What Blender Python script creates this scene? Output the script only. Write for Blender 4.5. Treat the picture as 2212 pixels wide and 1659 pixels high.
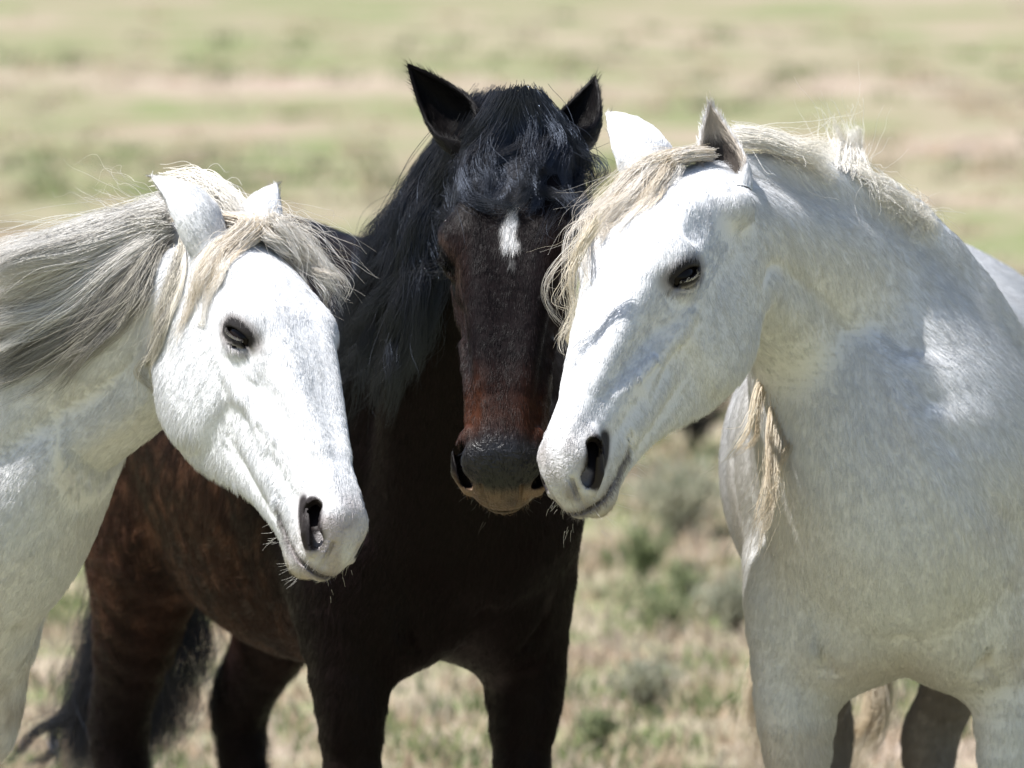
# Three horses standing close together on dry grazing land, telephoto view.
import bpy, math, random, time
import numpy as np
from mathutils import Vector, Matrix
T0 = time.time()
F4 = np.float32
for o in list(bpy.data.objects): bpy.data.objects.remove(o)
scene = bpy.context.scene
COL = scene.collection

# ------------------------------------------------------------------ camera, sky, sun, exposure
CAM_Z, CAM_D, AIM_Z, PXM = 2.4, 14.0, 1.24, 1400.0       # height, focus distance, aim height, picture pixels (of 2212) per metre
cam = bpy.data.cameras.new('camera'); cam_ob = bpy.data.objects.new('camera', cam); COL.objects.link(cam_ob)
PITCH = math.atan2(CAM_Z - AIM_Z, CAM_D)
FPX = PXM * math.hypot(CAM_D, CAM_Z - AIM_Z)
cam_ob.location = (0, 0, CAM_Z); cam_ob.rotation_euler = (math.pi / 2 - PITCH, 0, 0)
cam.sensor_width = 36; cam.lens = 36 * FPX / 2212; cam.clip_end = 2000; cam.clip_start = .5
cam.dof.use_dof = True; cam.dof.focus_distance = 13.85; cam.dof.aperture_fstop = 6.3
scene.camera = cam_ob
SUN = Vector((-.44, -.09, .89)).normalized()              # direction towards the sun
world = bpy.data.worlds.new('World'); scene.world = world; world.use_nodes = True
nt = world.node_tree; bg = nt.nodes['Background']; sky = nt.nodes.new('ShaderNodeTexSky')
sky.sky_type = 'NISHITA'; sky.sun_disc = False
sky.sun_elevation = math.asin(SUN.z); sky.sun_rotation = math.atan2(SUN.x, SUN.y)
nt.links.new(sky.outputs[0], bg.inputs[0]); bg.inputs[1].default_value = .078
sl = bpy.data.lights.new('sun', 'SUN'); sl.energy = 5.0; sl.angle = math.radians(.53); sl.color = (1, .98, .95)
so = bpy.data.objects.new('sun', sl); COL.objects.link(so); so.rotation_euler = SUN.to_track_quat('Z', 'Y').to_euler(); so.location = SUN * 30
vs = scene.view_settings; vs.view_transform = 'Standard'; vs.look = 'None'; vs.exposure = .85; vs.gamma = 1; vs.use_curve_mapping = False
cy = scene.cycles
cy.max_bounces = 8; cy.diffuse_bounces = 3; cy.glossy_bounces = 3; cy.transmission_bounces = 6; cy.transparent_max_bounces = 8
cy.use_denoising = True; cy.caustics_reflective = False; cy.caustics_refractive = False
try: scene.cycles_curves.shape = 'RIBBONS'
except Exception: pass

def px(u, v, y):
    """world point at distance y whose place in the 2212 x 1659 picture is (u, v)"""
    c, s = math.cos(PITCH), math.sin(PITCH)
    a, b = (u - 1106) / FPX, (829.5 - v) / FPX
    d = np.array([a, c + b * s, -s + b * c])
    return np.array([0, 0, CAM_Z]) + d * (y / d[1])
def cam_to_world(R):
    c, s = math.cos(PITCH), math.sin(PITCH)
    return np.array([[1, 0, 0], [0, c, s], [0, -s, c]]) @ np.asarray(R, float)
# ------------------------------------------------------------------ small maths
def nrm(v):
    v = np.asarray(v, float); return v / (np.linalg.norm(v, axis=-1, keepdims=True) + 1e-12)

def smin(a, b, k):
    h = np.maximum(k - np.abs(a - b), 0) / k
    return np.minimum(a, b) - h * h * k * .25

def smax(a, b, k):
    return -smin(-a, -b, k)

def sstep(a, b, x):
    t = np.clip((x - a) / (b - a), 0, 1); return t * t * (3 - 2 * t)

def hash3(i, j, k, s):
    n = (i * 374761393 + j * 668265263 + k * 2147483647 + s * 1274126177).astype(np.int64)
    n = (n ^ (n >> 13)) * 1274126177
    n = n ^ (n >> 16)
    return (n & 0xffff).astype(F4) / 65535.

def vnoise(P, freq, seed=0):
    """smooth value noise in -1..1"""
    Q = P * freq; I = np.floor(Q).astype(np.int64); f = (Q - I).astype(F4); f = f * f * (3 - 2 * f)
    r = 0
    for a in (0, 1):
        wa = f[:, 0] if a else 1 - f[:, 0]
        for b in (0, 1):
            wb = f[:, 1] if b else 1 - f[:, 1]
            for c in (0, 1):
                wc = f[:, 2] if c else 1 - f[:, 2]
                r = r + wa * wb * wc * hash3(I[:, 0] + a, I[:, 1] + b, I[:, 2] + c, seed)
    return r * 2 - 1

def spline(pts, n):
    """Catmull-Rom through pts -> n points"""
    p = np.asarray(pts, float); m = len(p)
    if m == 2:
        t = np.linspace(0, 1, n)[:, None]; return p[0] * (1 - t) + p[1] * t
    q = np.vstack([2 * p[0] - p[1], p, 2 * p[-1] - p[-2]])
    t = np.linspace(0, m - 1 - 1e-9, n); i = t.astype(int); f = (t - i)[:, None]
    a, b, c, d = q[i], q[i + 1], q[i + 2], q[i + 3]
    return .5 * (2 * b + (c - a) * f + (2 * a - 5 * b + 4 * c - d) * f ** 2 + (3 * b - 3 * c + d - a) * f ** 3)

# ------------------------------------------------------------------ implicit primitives
def ell(P, c, r, R=None):
    q = P - np.asarray(c, F4)
    if R is not None: q = q @ np.asarray(R, F4).T
    r = np.asarray(r, F4)
    k0 = np.sqrt(((q / r) ** 2).sum(1)); k1 = np.sqrt(((q / (r * r)) ** 2).sum(1)) + 1e-9
    return k0 * (k0 - 1) / k1

def cap(P, a, b, ra, rb):
    a = np.asarray(a, F4); b = np.asarray(b, F4); d = b - a
    t = np.clip(((P - a) @ d) / (d @ d), 0, 1)
    return np.linalg.norm(P - a - t[:, None] * d, axis=1) - (ra + (rb - ra) * t)

def sweep(P, pts, up, ru, rw, n=None, k=.0, tight=False, prof=None):
    """elliptic sweep: centre line pts, up vectors, half height ru (along up), half width rw"""
    m = len(pts); n = n or 2 * m
    C = spline(pts, n); U = spline(up, n); A = np.maximum(spline(np.c_[ru, rw], n), .01)
    out = np.full(len(P), 1., F4); mg = A.max() + .24
    idx = np.flatnonzero(((P > (C.min(0) - mg).astype(F4)) & (P < (C.max(0) + mg).astype(F4))).all(1))
    if not len(idx): return out
    P = P[idx]; best = np.full(len(P), 1., F4)
    for i in range(n - 1):
        a = C[i].astype(F4); d = (C[i + 1] - C[i]).astype(F4); L2 = float(d @ d); L = math.sqrt(L2)
        u = nrm(U[i] + U[i + 1]); ax = d / L; u = nrm(u - ax * (u @ ax)); w = np.cross(ax, u)
        q = (P - a) @ np.stack([ax, u, w], 1).astype(F4)
        t = q[:, 0] / L; tc = np.clip(t, 0, 1); qa = (t - tc) * L
        hu = A[i, 0] + (A[i + 1, 0] - A[i, 0]) * tc; hw = A[i, 1] + (A[i + 1, 1] - A[i, 1]) * tc
        ha = np.minimum(hu, hw) * .7 if tight else np.maximum(hu, hw)
        eu, ew, ea = q[:, 1] / hu, q[:, 2] / hw, qa / ha
        k0 = np.sqrt(eu * eu + ew * ew + ea * ea)
        if prof is not None:
            g = prof(np.arctan2(eu, np.abs(ew))).astype(F4); k0 = k0 / g
        eu /= hu; ew /= hw; ea /= ha
        k1 = np.sqrt(eu * eu + ew * ew + ea * ea) + 1e-6
        dd = np.where(k0 < .15, -np.minimum(hu, hw) * .9, k0 * (k0 - 1) / k1)
        best = smin(best, dd, k) if k else np.minimum(best, dd)
    out[idx] = best
    return out

from concurrent.futures import ThreadPoolExecutor
POOL = ThreadPoolExecutor(4)
def par(f):
    def g(P):
        if len(P) < 4000: return f(P)
        n = max(4, len(P) // 60000 + 1); n = (n + 3) // 4 * 4
        return np.concatenate(list(POOL.map(f, np.array_split(P, n))))
    return g

# ------------------------------------------------------------------ sparse surface nets
def mesh_sdf(f, lo, hi, h, B=8, slack=1.5):
    lo = np.asarray(lo, float); n = np.ceil((np.asarray(hi) - lo) / (h * B)).astype(int)
    N = n * B + 1
    cc = np.stack(np.meshgrid(*[np.arange(k) for k in n], indexing='ij'), -1).reshape(-1, 3)
    cen = (lo + (cc + .5) * h * B).astype(F4)
    d = f(cen)
    G = np.repeat(np.repeat(np.repeat(np.where(d.reshape(n) > 0, 1., -1.).astype(F4), B, 0), B, 1), B, 2)
    G = np.pad(G, ((0, 1),) * 3, mode='edge')
    act = cc[np.abs(d) < h * B * .87 * slack + h]
    loc = np.stack(np.meshgrid(*[np.arange(B + 1)] * 3, indexing='ij'), -1).reshape(-1, 3)
    for s in range(0, len(act), 1200):
        a = act[s:s + 1200]
        idx = (a[:, None, :] * B + loc[None]).reshape(-1, 3)
        G[idx[:, 0], idx[:, 1], idx[:, 2]] = f((lo + idx * h).astype(F4))
    neg = G < 0
    c = neg[:-1, :-1, :-1].astype(np.int8)
    for o in ((1,0,0),(0,1,0),(0,0,1),(1,1,0),(1,0,1),(0,1,1),(1,1,1)):
        c = c + neg[o[0]:N[0] - 1 + o[0], o[1]:N[1] - 1 + o[1], o[2]:N[2] - 1 + o[2]]
    cells = np.argwhere((c > 0) & (c < 8))
    ids = np.full(c.shape, -1, np.int32); ids[tuple(cells.T)] = np.arange(len(cells))
    acc = np.zeros((len(cells), 3)); cnt = np.zeros(len(cells))
    corners = [(i, j, k) for i in (0, 1) for j in (0, 1) for k in (0, 1)]
    V = {o: G[cells[:, 0] + o[0], cells[:, 1] + o[1], cells[:, 2] + o[2]] for o in corners}
    for o in corners:
        for ax in range(3):
            if o[ax] == 0:
                p = list(o); p[ax] = 1; p = tuple(p)
                a, b = V[o], V[p]; m = (a < 0) != (b < 0)
                t = np.where(m, a / np.where(m, a - b, 1), 0)
                pt = np.tile(np.array(o, float), (len(cells), 1)); pt[:, ax] = t
                acc[m] += pt[m]; cnt += m
    verts = lo + (cells + acc / cnt[:, None]) * h
    quads = []
    for ax in range(3):
        sl0 = [slice(None)] * 3; sl1 = [slice(None)] * 3
        sl0[ax] = slice(0, -1); sl1[ax] = slice(1, None)
        A = neg[tuple(sl0)]; Bn = neg[tuple(sl1)]
        e = np.argwhere(A != Bn); flip = A[tuple(e.T)]
        u, v = (ax + 1) % 3, (ax + 2) % 3
        ok = (e[:, u] > 0) & (e[:, v] > 0) & (e[:, u] < c.shape[u]) & (e[:, v] < c.shape[v])
        e = e[ok]; flip = flip[ok]
        def at(du, dv):
            q = e.copy(); q[:, u] += du; q[:, v] += dv; return ids[tuple(q.T)]
        Q = np.stack([at(-1, -1), at(0, -1), at(0, 0), at(-1, 0)], 1)
        Q[~flip] = Q[~flip][:, ::-1]
        quads.append(Q[(Q >= 0).all(1)])
    quads = np.vstack(quads)
    # project on the surface
    P = verts.astype(F4); d0 = f(P); g = grad(f, P, .3 * h)
    verts = verts - np.clip(d0[:, None] * g / ((g * g).sum(1, keepdims=True) + .05), -.6 * h, .6 * h) * .9
    nr = nrm(grad(f, verts.astype(F4), .6 * h))
    return verts, quads, nr

TETRA = np.array([(1, -1, -1), (-1, -1, 1), (-1, 1, -1), (1, 1, 1)], F4)
def grad(f, P, e):
    g = np.zeros((len(P), 3))
    for k in TETRA: g += k * f(P + k * F4(e))[:, None]
    return g / (4 * e)

# ------------------------------------------------------------------ the horse's head (local: x poll -> muzzle, y left, z out of the forehead)
HS = [
 (-.05, [(0,.080),(.035,.075),(.058,.05),(.064,.01),(.055,-.03),(0,-.05)]),
 (0.00, [(0,.118),(.035,.113),(.062,.09),(.072,.05),(.07,0),(.055,-.045),(0,-.065)]),
 (.05, [(0,.138),(.04,.132),(.072,.108),(.082,.06),(.080,0),(.068,-.06),(.05,-.1),(0,-.105)]),
 (.11, [(0,.149),(.045,.145),(.078,.125),(.088,.08),(.083,.02),(.074,-.06),(.056,-.13),(.03,-.150),(0,-.142)]),
 (.17, [(0,.150),(.05,.147),(.086,.128),(.094,.08),(.084,.02),(.074,-.06),(.054,-.14),(.03,-.165),(0,-.150)]),
 (.23, [(0,.142),(.045,.139),(.072,.118),(.082,.07),(.080,.015),(.070,-.05),(.050,-.125),(.03,-.150),(0,-.135)]),
 (.29, [(0,.129),(.041,.126),(.059,.108),(.069,.06),(.072,.015),(.062,-.04),(.044,-.1),(.027,-.124),(0,-.112)]),
 (.35, [(0,.114),(.037,.111),(.052,.096),(.061,.055),(.064,.015),(.056,-.03),(.040,-.08),(.024,-.098),(0,-.090)]),
 (.42, [(0,.099),(.033,.096),(.047,.082),(.055,.045),(.057,.01),(.051,-.03),(.039,-.066),(.021,-.080),(0,-.076)]),
 (.48, [(0,.089),(.030,.086),(.044,.071),(.054,.036),(.056,0),(.050,-.035),(.036,-.062),(.020,-.074),(0,-.074)]),
 (.54, [(0,.079),(.030,.076),(.047,.060),(.057,.03),(.058,0),(.050,-.035),(.036,-.062),(.020,-.076),(0,-.078)]),
 (.585,[(0,.065),(.029,.062),(.048,.046),(.056,.012),(.053,-.02),(.040,-.047),(.020,-.062),(0,-.064)]),
 (.610,[(0,.045),(.027,.042),(.041,.027),(.045,0),(.038,-.028),(.022,-.050),(0,-.057)]),
 (.634,[(0,.014),(.018,.012),(.026,.002),(.027,-.014),(.021,-.032),(.010,-.042),(0,-.045)]),
]
NX, NT = 281, 129
def head_table(widen=1.0, dish=0.0):
    th = np.linspace(-math.pi / 2, math.pi / 2, NT); X = []; R = []; ZC = []
    for x, pr in HS:
        s = spline([( y * widen, z) for y, z in pr], 160)
        zc = .5 * (pr[0][1] + pr[-1][1])
        a = np.arctan2(s[:, 1] - zc, np.maximum(s[:, 0], 0)); r = np.hypot(s[:, 0], s[:, 1] - zc)
        o = np.argsort(a); R.append(np.interp(th, a[o], r[o])); X.append(x); ZC.append(zc)
    X = np.array(X); gx = np.linspace(X[0], X[-1], NX)
    M = np.c_[np.array(R), ZC]
    # non-uniform cubic (monotone-ish) interpolation along x
    m = np.gradient(M, X, axis=0)
    i = np.clip(np.searchsorted(X, gx) - 1, 0, len(X) - 2); hgt = (X[i + 1] - X[i]); t = (gx - X[i]) / hgt
    t = t[:, None]; hgt = hgt[:, None]
    out = (2*t**3-3*t**2+1)*M[i] + (t**3-2*t**2+t)*hgt*m[i] + (-2*t**3+3*t**2)*M[i+1] + (t**3-t**2)*hgt*m[i+1]
    return gx, out[:, :-1].astype(F4), out[:, -1].astype(F4)
HT = {}
NOS_A, NOS_B = (.543, .0575, .034), (.588, .0485, .010)
WX = np.array([-1, -.057, .0, .10, .213, .30, .42, .55, .612, 1.]); WS = np.array([-.993, -.05, .0, .088, .188, .28, .412, .55, .634, 1.02])   # real x -> station x
EYE_C = np.array([.213, .0700, .082]); EYE_R = .0290
def rot_to(n, a):
    n = nrm(n); a = nrm(a - n * (np.dot(a, n))); return np.stack([a, n, np.cross(n, a)])   # rows: along lid, outward, across
EYE_F = rot_to(np.array([.16, .92, .34]), np.array([.88, 0, .42]))
def head_sdf(Q, o):
    """Q local points (already divided by the head scale)"""
    if 0 not in HT: HT[0] = head_table()
    gx, RT, ZC = HT[0]
    y = np.abs(Q[:, 1]) / (F4(o.get('widen', 1.0)) * (1 - F4(1 - o.get('muz_w', 1.)) * sstep(.34, .53, Q[:, 0]))); z = Q[:, 2]; x = np.interp(Q[:, 0], WX, WS).astype(F4)
    P = np.stack([x, y, z], 1); PE = np.stack([Q[:, 0], y, z], 1)
    u = np.clip((x - gx[0]) / (gx[-1] - gx[0]) * (NX - 1), 0, NX - 1.001); i = u.astype(int); fu = (u - i).astype(F4)
    zc = ZC[i] * (1 - fu) + ZC[i + 1] * fu
    dz = z - zc; r = np.sqrt(y * y + dz * dz); th = np.arctan2(dz, y)
    v = np.clip((th / math.pi + .5) * (NT - 1), 0, NT - 1.001); j = v.astype(int); fv = (v - j).astype(F4)
    Rr = (RT[i, j] * (1 - fv) + RT[i, j + 1] * fv) * (1 - fu) + (RT[i + 1, j] * (1 - fv) + RT[i + 1, j + 1] * fv) * fu
    d = (r - Rr) * .92
    d = smax(d, gx[0] + .005 - x, .04); d = smax(d, x - .630, .02)
    # cheek plate, brow, crests
    d = smin(d, ell(P, (.150, .052, -.055), (.105, .037, .098)), .018)
    d = smin(d, ell(P, (.168, .079, .110), (.046, .022, .022)), .026)
    d = smin(d, cap(P, (.215, .071, .030), (.375, .054, .010), .011, .007), .020)
    d = smin(d, cap(P, (.18, .055, .128), (.44, .026, .078), .010, .005), .03)      # nasal edge
    d = smax(d, -ell(P, (.118, .096, .118), (.030, .014, .020)), .025)              # hollow above the eye
    d = smax(d, -ell(P, (.315, .083, -.040), (.040, .013, .040)), .045)              # hollow before the cheek
    d = smax(d, -ell(P, (.365, .075, .064), (.085, .019, .016)), .026)               # hollow beside the nose bone
    d = smin(d, ell(P, (.40, .046, -.018), (.095, .014, .016)), .024)               # muscle to the mouth corner
    d = smax(d, -ell(P, (.385, .062, -.056), (.075, .014, .009)), .018)
    d = smin(d, ell(P, (.42, .048, .040), (.10, .010, .012)), .022)
    # vein, chin crease, lip folds
    for a_, b_ in (((.330, .066, .034), (.380, .060, .040)), ((.380, .060, .040), (.440, .053, .050))):
        d = smin(d, cap(P, a_, b_, .0035, .0030), .012)
    for xx in (.452, .463): d = smax(d, -cap(P, (xx, .056, -.012), (xx + .006, .046, -.048), .0022, .0015), .008)
    # muzzle
    d = smin(d, ell(P, (.558, .023, -.014), (.046, .027, .037)), .02)
    d = smin(d, ell(P, (.545, .0, -.058), (.042, .037, .029)), .014)                # chin + lower lip
    d = smin(d, ell(P, (.550, .045, .020), (.046, .025, .038)), .016)               # nostril wing
    zm = -.043 + .25 * np.maximum(.52 - x, 0) + .1 * np.maximum(x - .57, 0)        # mouth slit
    slit = np.maximum(np.abs(z - zm) - .0035, np.maximum(.474 - x, .018 - y - .5 * np.maximum(x - .575, 0)))
    d = smax(d, -slit, .006)
    # nostril: long opening facing forward and out, flared rim, deep
    ns = cap(P, NOS_A, NOS_B, .0185, .0155)
    rim = np.minimum(np.minimum(cap(P, (.520, .054, .048), (.542, .073, .034), .006, .0065), cap(P, (.542, .073, .034), (.572, .074, .008), .0065, .0070)), cap(P, (.572, .074, .008), (.600, .056, -.010), .0070, .006))
    d = smin(d, rim, .018)
    nos = np.minimum(ns, cap(P, (.562, .054, .022), (.490, .024, .028), .0150, .010))
    d = smax(d, -nos, .006)
    d = smax(d, -cap(P, (.612, .030, .022), (.622, .026, -.020), .004, .003), .012)
    # eye: lids over the ball, almond slit
    q = (PE - EYE_C.astype(F4)) @ EYE_F.astype(F4).T
    rr = np.sqrt((q * q).sum(1))
    lid = rr - (EYE_R + .007)
    d = smin(d, lid, .016)
    op = o.get('lid', .0095)
    al = np.maximum(np.maximum(q[:, 2] - op * (1 - (q[:, 0] / .0275) ** 2), -q[:, 2] - op * .8 * (1 - (q[:, 0] / .0275) ** 2)), -q[:, 1])
    al = np.maximum(al, np.abs(q[:, 0]) - .029)
    crease = np.abs(q[:, 2] - (.0195 * (1 - (q[:, 0] / .036) ** 2) + .003)) - .0012
    crease = np.maximum(np.maximum(crease, np.abs(q[:, 0]) - .024), np.maximum(EYE_R + .004 - rr, -q[:, 1]))
    d = smax(d, -crease, .005)
    d = smax(d, -np.maximum(al, rr - .06), .003)
    d = smax(d, -(rr - EYE_R * 1.02), .002)       # socket for the ball
    d = smax(d, -cap(PE, (.240, .089, .092), (.262, .080, .084), .004, .002), .006)  # tear corner
    return d

# ------------------------------------------------------------------ ear (grid mesh, local: z along the ear, opening to +x)
def ear_mesh(L=.165, W=.038, curl=.02, nt=28, na=22, th=.0055):
    t = np.linspace(0, 1, nt)
    w = W * np.interp(t, [0, .12, .3, .5, .7, .85, .95, 1], [.80, .92, 1.0, .90, .64, .37, .15, .015])
    gap = np.interp(t, [0, .15, .35, .6, .85, 1], [.25, .65, 1.15, 1.35, 1.4, 1.45])     # half opening angle
    cx = curl * np.sin(t * math.pi * .9) * -1 + .018 * t ** 2
    def surf(off):
        S = np.zeros((nt, na, 3))
        for i in range(nt):
            a = np.linspace(gap[i], 2 * math.pi - gap[i], na)
            r = max(w[i] - off, .0006)
            S[i, :, 0] = cx[i] + r * np.cos(a) * .86; S[i, :, 1] = r * np.sin(a) * 1.0; S[i, :, 2] = t[i] * L - (off * .5 if i == nt - 1 else 0)
        return S
    O, I = surf(0), surf(th)
    V = np.vstack([O.reshape(-1, 3), I.reshape(-1, 3)]); n = nt * na; F = []
    for i in range(nt - 1):
        for j in range(na - 1):
            a, b, c, d = i * na + j, i * na + j + 1, (i + 1) * na + j + 1, (i + 1) * na + j
            F.append((a, b, c, d)); F.append((n + d, n + c, n + b, n + a))
        for j in (0, na - 1):
            a, d = i * na + j, (i + 1) * na + j
            F.append((a, d, n + d, n + a) if j == 0 else (n + a, n + d, d, a))
    for j in range(na - 1):
        a, b = (nt - 1) * na + j, (nt - 1) * na + j + 1
        F.append((a, b, n + b, n + a))
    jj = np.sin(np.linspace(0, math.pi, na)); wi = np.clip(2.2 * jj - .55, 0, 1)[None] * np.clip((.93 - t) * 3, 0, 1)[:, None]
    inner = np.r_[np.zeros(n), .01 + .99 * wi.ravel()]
    return V, F, inner
# ------------------------------------------------------------------ the horse's body (local: x forward, y left, z up, origin on the ground)
def body_sdf(Q, o):
    out = np.full(len(Q), 1., F4)
    idx = np.flatnonzero((np.abs(Q) < np.array([1.0, .5, 1.7], F4)).all(1) & (Q[:, 0] < .85))
    if not len(idx): return out
    bw = o.get('wide', 1.0)
    Q = Q[idx] / np.array([1, bw, 1], F4)
    x = Q[:, 0]; ay = np.abs(Q[:, 1]); P = np.stack([x, ay, Q[:, 2]], 1)
    up = [(0, 0, 1)] * 9
    C = [(-.70,0,1.19),(-.56,0,1.185),(-.36,0,1.145),(-.12,0,1.085),(.12,0,1.085),(.32,0,1.105),(.47,0,1.10),(.58,0,1.07),(.63,0,1.05)]
    d = sweep(Q, C, up, [.13,.25,.30,.320,.330,.335,.30,.21,.13], [.10,.20,.262,.292,.285,.235,.205,.165,.11], n=18)
    d = smin(d, ell(P, (.28, .0, 1.345), (.20, .07, .09)), .08)                    # withers
    d = smin(d, ell(P, (.40, .155, 1.05), (.13, .075, .23), None), .06)            # shoulder blade
    d = smin(d, ell(P, (.555, .105, 1.01), (.085, .075, .115)), .05)               # point of shoulder
    d = smin(d, ell(P, (.585, .065, .94), (.075, .068, .115)), .03)                # breast muscles
    d = smin(d, ell(P, (.47, .095, .85), (.15, .10, .11)), .06)
    d = smin(d, ell(P, (-.50, .13, 1.14), (.20, .115, .21)), .08)                  # haunch
    d = smin(d, ell(P, (-.52, .155, .98), (.15, .085, .20)), .08)                  # thigh
    d = smin(d, ell(P, (-.36, .17, .93), (.10, .07, .12)), .07)                    # stifle
    if 'belly' in o: d = smin(d, ell(P, (-.02, 0, .90), (.42, .22, o['belly'])), .06)
    if 'back' in o: d = smin(d, ell(P, (-.22, 0, 1.33), (.50, .13, o['back'])), .10)
    d = smax(d, -cap(P, (.44, .215, 1.26), (.60, .185, 1.00), .016, .010), .05)    # front edge of the shoulder
    d = smax(d, -cap(P, (.690, 0, 1.00), (.665, 0, .82), .022, .016), .03)         # between the breast muscles
    d = smax(d, -cap(P, (.648, .135, .96), (.592, .112, .80), .016, .014), .022)    # fold over the foreleg
    d = smax(d, -cap(P, (.30, .27, 1.12), (.36, .235, .86), .014, .010), .05)      # behind the shoulder
    for s, leg in ((1, 'L'), (-1, 'R')):
        m = Q * np.array([1, s, 1], F4)
        fx, fy = o.get('fore' + leg, (0, 0))
        pts = [(.44,.150,.95),(.445,.158,.80),(.455+fx*.3,.160+fy*.3,.66),(.465+fx*.7,.158+fy*.7,.51),(.47+fx,.158+fy,.445),(.462+fx,.157+fy,.36),(.458+fx,.157+fy,.20),(.46+fx,.157+fy,.155),(.48+fx,.157+fy,.09),(.50+fx,.157+fy,.03)]
        l = sweep(m, pts, [(1, 0, 0)] * 10, [.14,.112,.074,.053,.053,.037,.036,.045,.036,.055], [.085,.070,.050,.040,.043,.030,.028,.036,.033,.052], n=26, k=.012, tight=True)
        d = smin(d, l, .05)
        hx, hy = o.get('hind' + leg, (0, 0))
        pts = [(-.44,.15,1.05),(-.47+hx*.1,.165,.90),(-.54+hx*.5,.160+hy*.4,.74),(-.62+hx*.8,.150+hy*.8,.61),(-.665+hx,.145+hy,.53),(-.645+hx,.145+hy,.42),(-.625+hx,.145+hy,.20),(-.62+hx,.145+hy,.155),(-.595+hx,.145+hy,.09),(-.575+hx,.145+hy,.03)]
        l = sweep(m, pts, [(1, 0, .4)] * 10, [.19,.165,.108,.068,.066,.046,.040,.047,.038,.055], [.11,.095,.066,.044,.043,.034,.030,.037,.034,.052], n=26, k=.012, tight=True)
        d = smin(d, l, .06)
    d = smin(d, ell(P, (.490, .172, .735), (.052, .040, .11)), .04)
    out[idx] = smax(d, .002 - Q[:, 2], .004)
    return out

def horse_frames(o):
    fx, fy = o['face']; n = math.hypot(fx, fy); fx, fy = fx / n, fy / n
    Rb = np.array([[fx, -fy, 0], [fy, fx, 0], [0, 0, 1]]); Tb = np.array([*o['at'], 0.]); sb = o['size']
    Rh = cam_to_world(o['head_rot']); Th = px(*o['head_at']); sh = o['head_size']
    U, S, Vt = np.linalg.svd(Rh); Rh = U @ Vt
    return Rb, Tb, sb, Rh, Th, sh

_pa = np.linspace(-math.pi / 2, math.pi / 2, 65)
_pv = 1 - .16 * np.exp(-((_pa - .85) / .38) ** 2) + .05 * np.exp(-((_pa - .1) / .25) ** 2) - .13 * np.exp(-((_pa + .42) / .13) ** 2) + .06 * np.exp(-((_pa + .75) / .22) ** 2)
NECKP = lambda a: np.interp(a, _pa, _pv)
def make_field(o):
    Rb, Tb, sb, Rh, Th, sh = horse_frames(o)
    Rb4, Tb4, Rh4, Th4 = Rb.astype(F4), Tb.astype(F4), Rh.astype(F4), Th.astype(F4)
    b2w = lambda p: np.asarray(p, float) * sb @ Rb.T + Tb
    h2w = lambda p: np.asarray(p, float) * sh @ Rh.T + Th
    neck = [b2w(p) if k == 'b' else h2w(p) if k == 'h' else px(*p) for k, p, *_ in o['neck']]
    nup = [nrm(Rb @ np.array(u, float)) if k == 'b' else nrm(Rh @ np.array(u, float)) if k == 'h' else nrm(np.array(u, float)) for k, p, u, *_ in o['neck']]
    ru = [n[3] for n in o['neck']]; rw = [n[4] for n in o['neck']]
    ear_c = [(h2w(e[0]), nrm(px(*e[1]) - h2w(e[0]))) for e in o['ears']]
    extra = [(h2w(c) if k == 'h' else b2w(c) if k == 'b' else px(*c), r) for k, c, r in o.get('extra', ())]
    def f(P):
        P = P.astype(F4)
        qh = ((P - Th4) @ Rh4) / sh
        near = np.abs(qh[:, 0] - .28) < .62
        near &= (np.abs(qh[:, 1]) < .4) & (np.abs(qh[:, 2]) < .45)
        dh = np.full(len(P), 9., F4)
        if near.any(): dh[near] = head_sdf(qh[near], o) * sh
        qb = ((P - Tb4) @ Rb4) / sb
        db = body_sdf(qb, o) * sb
        dn = sweep(P, neck, nup, ru, rw, n=5 * len(neck), k=.02, prof=NECKP)
        d = smin(db, dn, .17)
        for c, a in ear_c: dh = smin(dh, cap(P, c - a * .03, c - a * .005, .034, .024), .025)
        for c, r in extra: d = smin(d, np.linalg.norm(P - c.astype(F4), axis=1) - r, .06)
        return smin(d, dh, .028)
    f = par(f)
    return f, (Rb, Tb, sb, Rh, Th, sh), b2w, h2w

# ------------------------------------------------------------------ object helpers
def tag(ob, label=None, cat=None, kind=None, group=None):
    for k, v in (('label', label), ('category', cat), ('kind', kind), ('group', group)):
        if v: ob[k] = v
    return ob

def new_mesh(name, V, F, mat, parent=None, origin=(0, 0, 0), normals=None, cols=None):
    me = bpy.data.meshes.new(name)
    V = np.asarray(V, float) - np.asarray(origin)
    if isinstance(F, np.ndarray):
        nf, k = F.shape
        me.vertices.add(len(V)); me.vertices.foreach_set('co', V.astype(F4).ravel())
        me.loops.add(nf * k); me.loops.foreach_set('vertex_index', F.astype(np.int32).ravel())
        me.polygons.add(nf); me.polygons.foreach_set('loop_start', np.arange(0, nf * k, k, dtype=np.int32))
        me.update(calc_edges=True); me.validate()
    else:
        me.from_pydata(V.tolist(), [], F)
    me.polygons.foreach_set('use_smooth', np.ones(len(me.polygons), bool))
    if normals is not None: me.normals_split_custom_set_from_vertices(normals.tolist())
    if cols is not None:
        a = me.color_attributes.new('coat', 'FLOAT_COLOR', 'POINT')
        a.data.foreach_set('color', (cols if cols.shape[1] == 4 else np.c_[cols, np.zeros(len(cols))]).astype(F4).ravel())
    me.materials.append(mat)
    ob = bpy.data.objects.new(name, me); COL.objects.link(ob)
    if parent is not None: ob.parent = parent
    return ob

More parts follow.
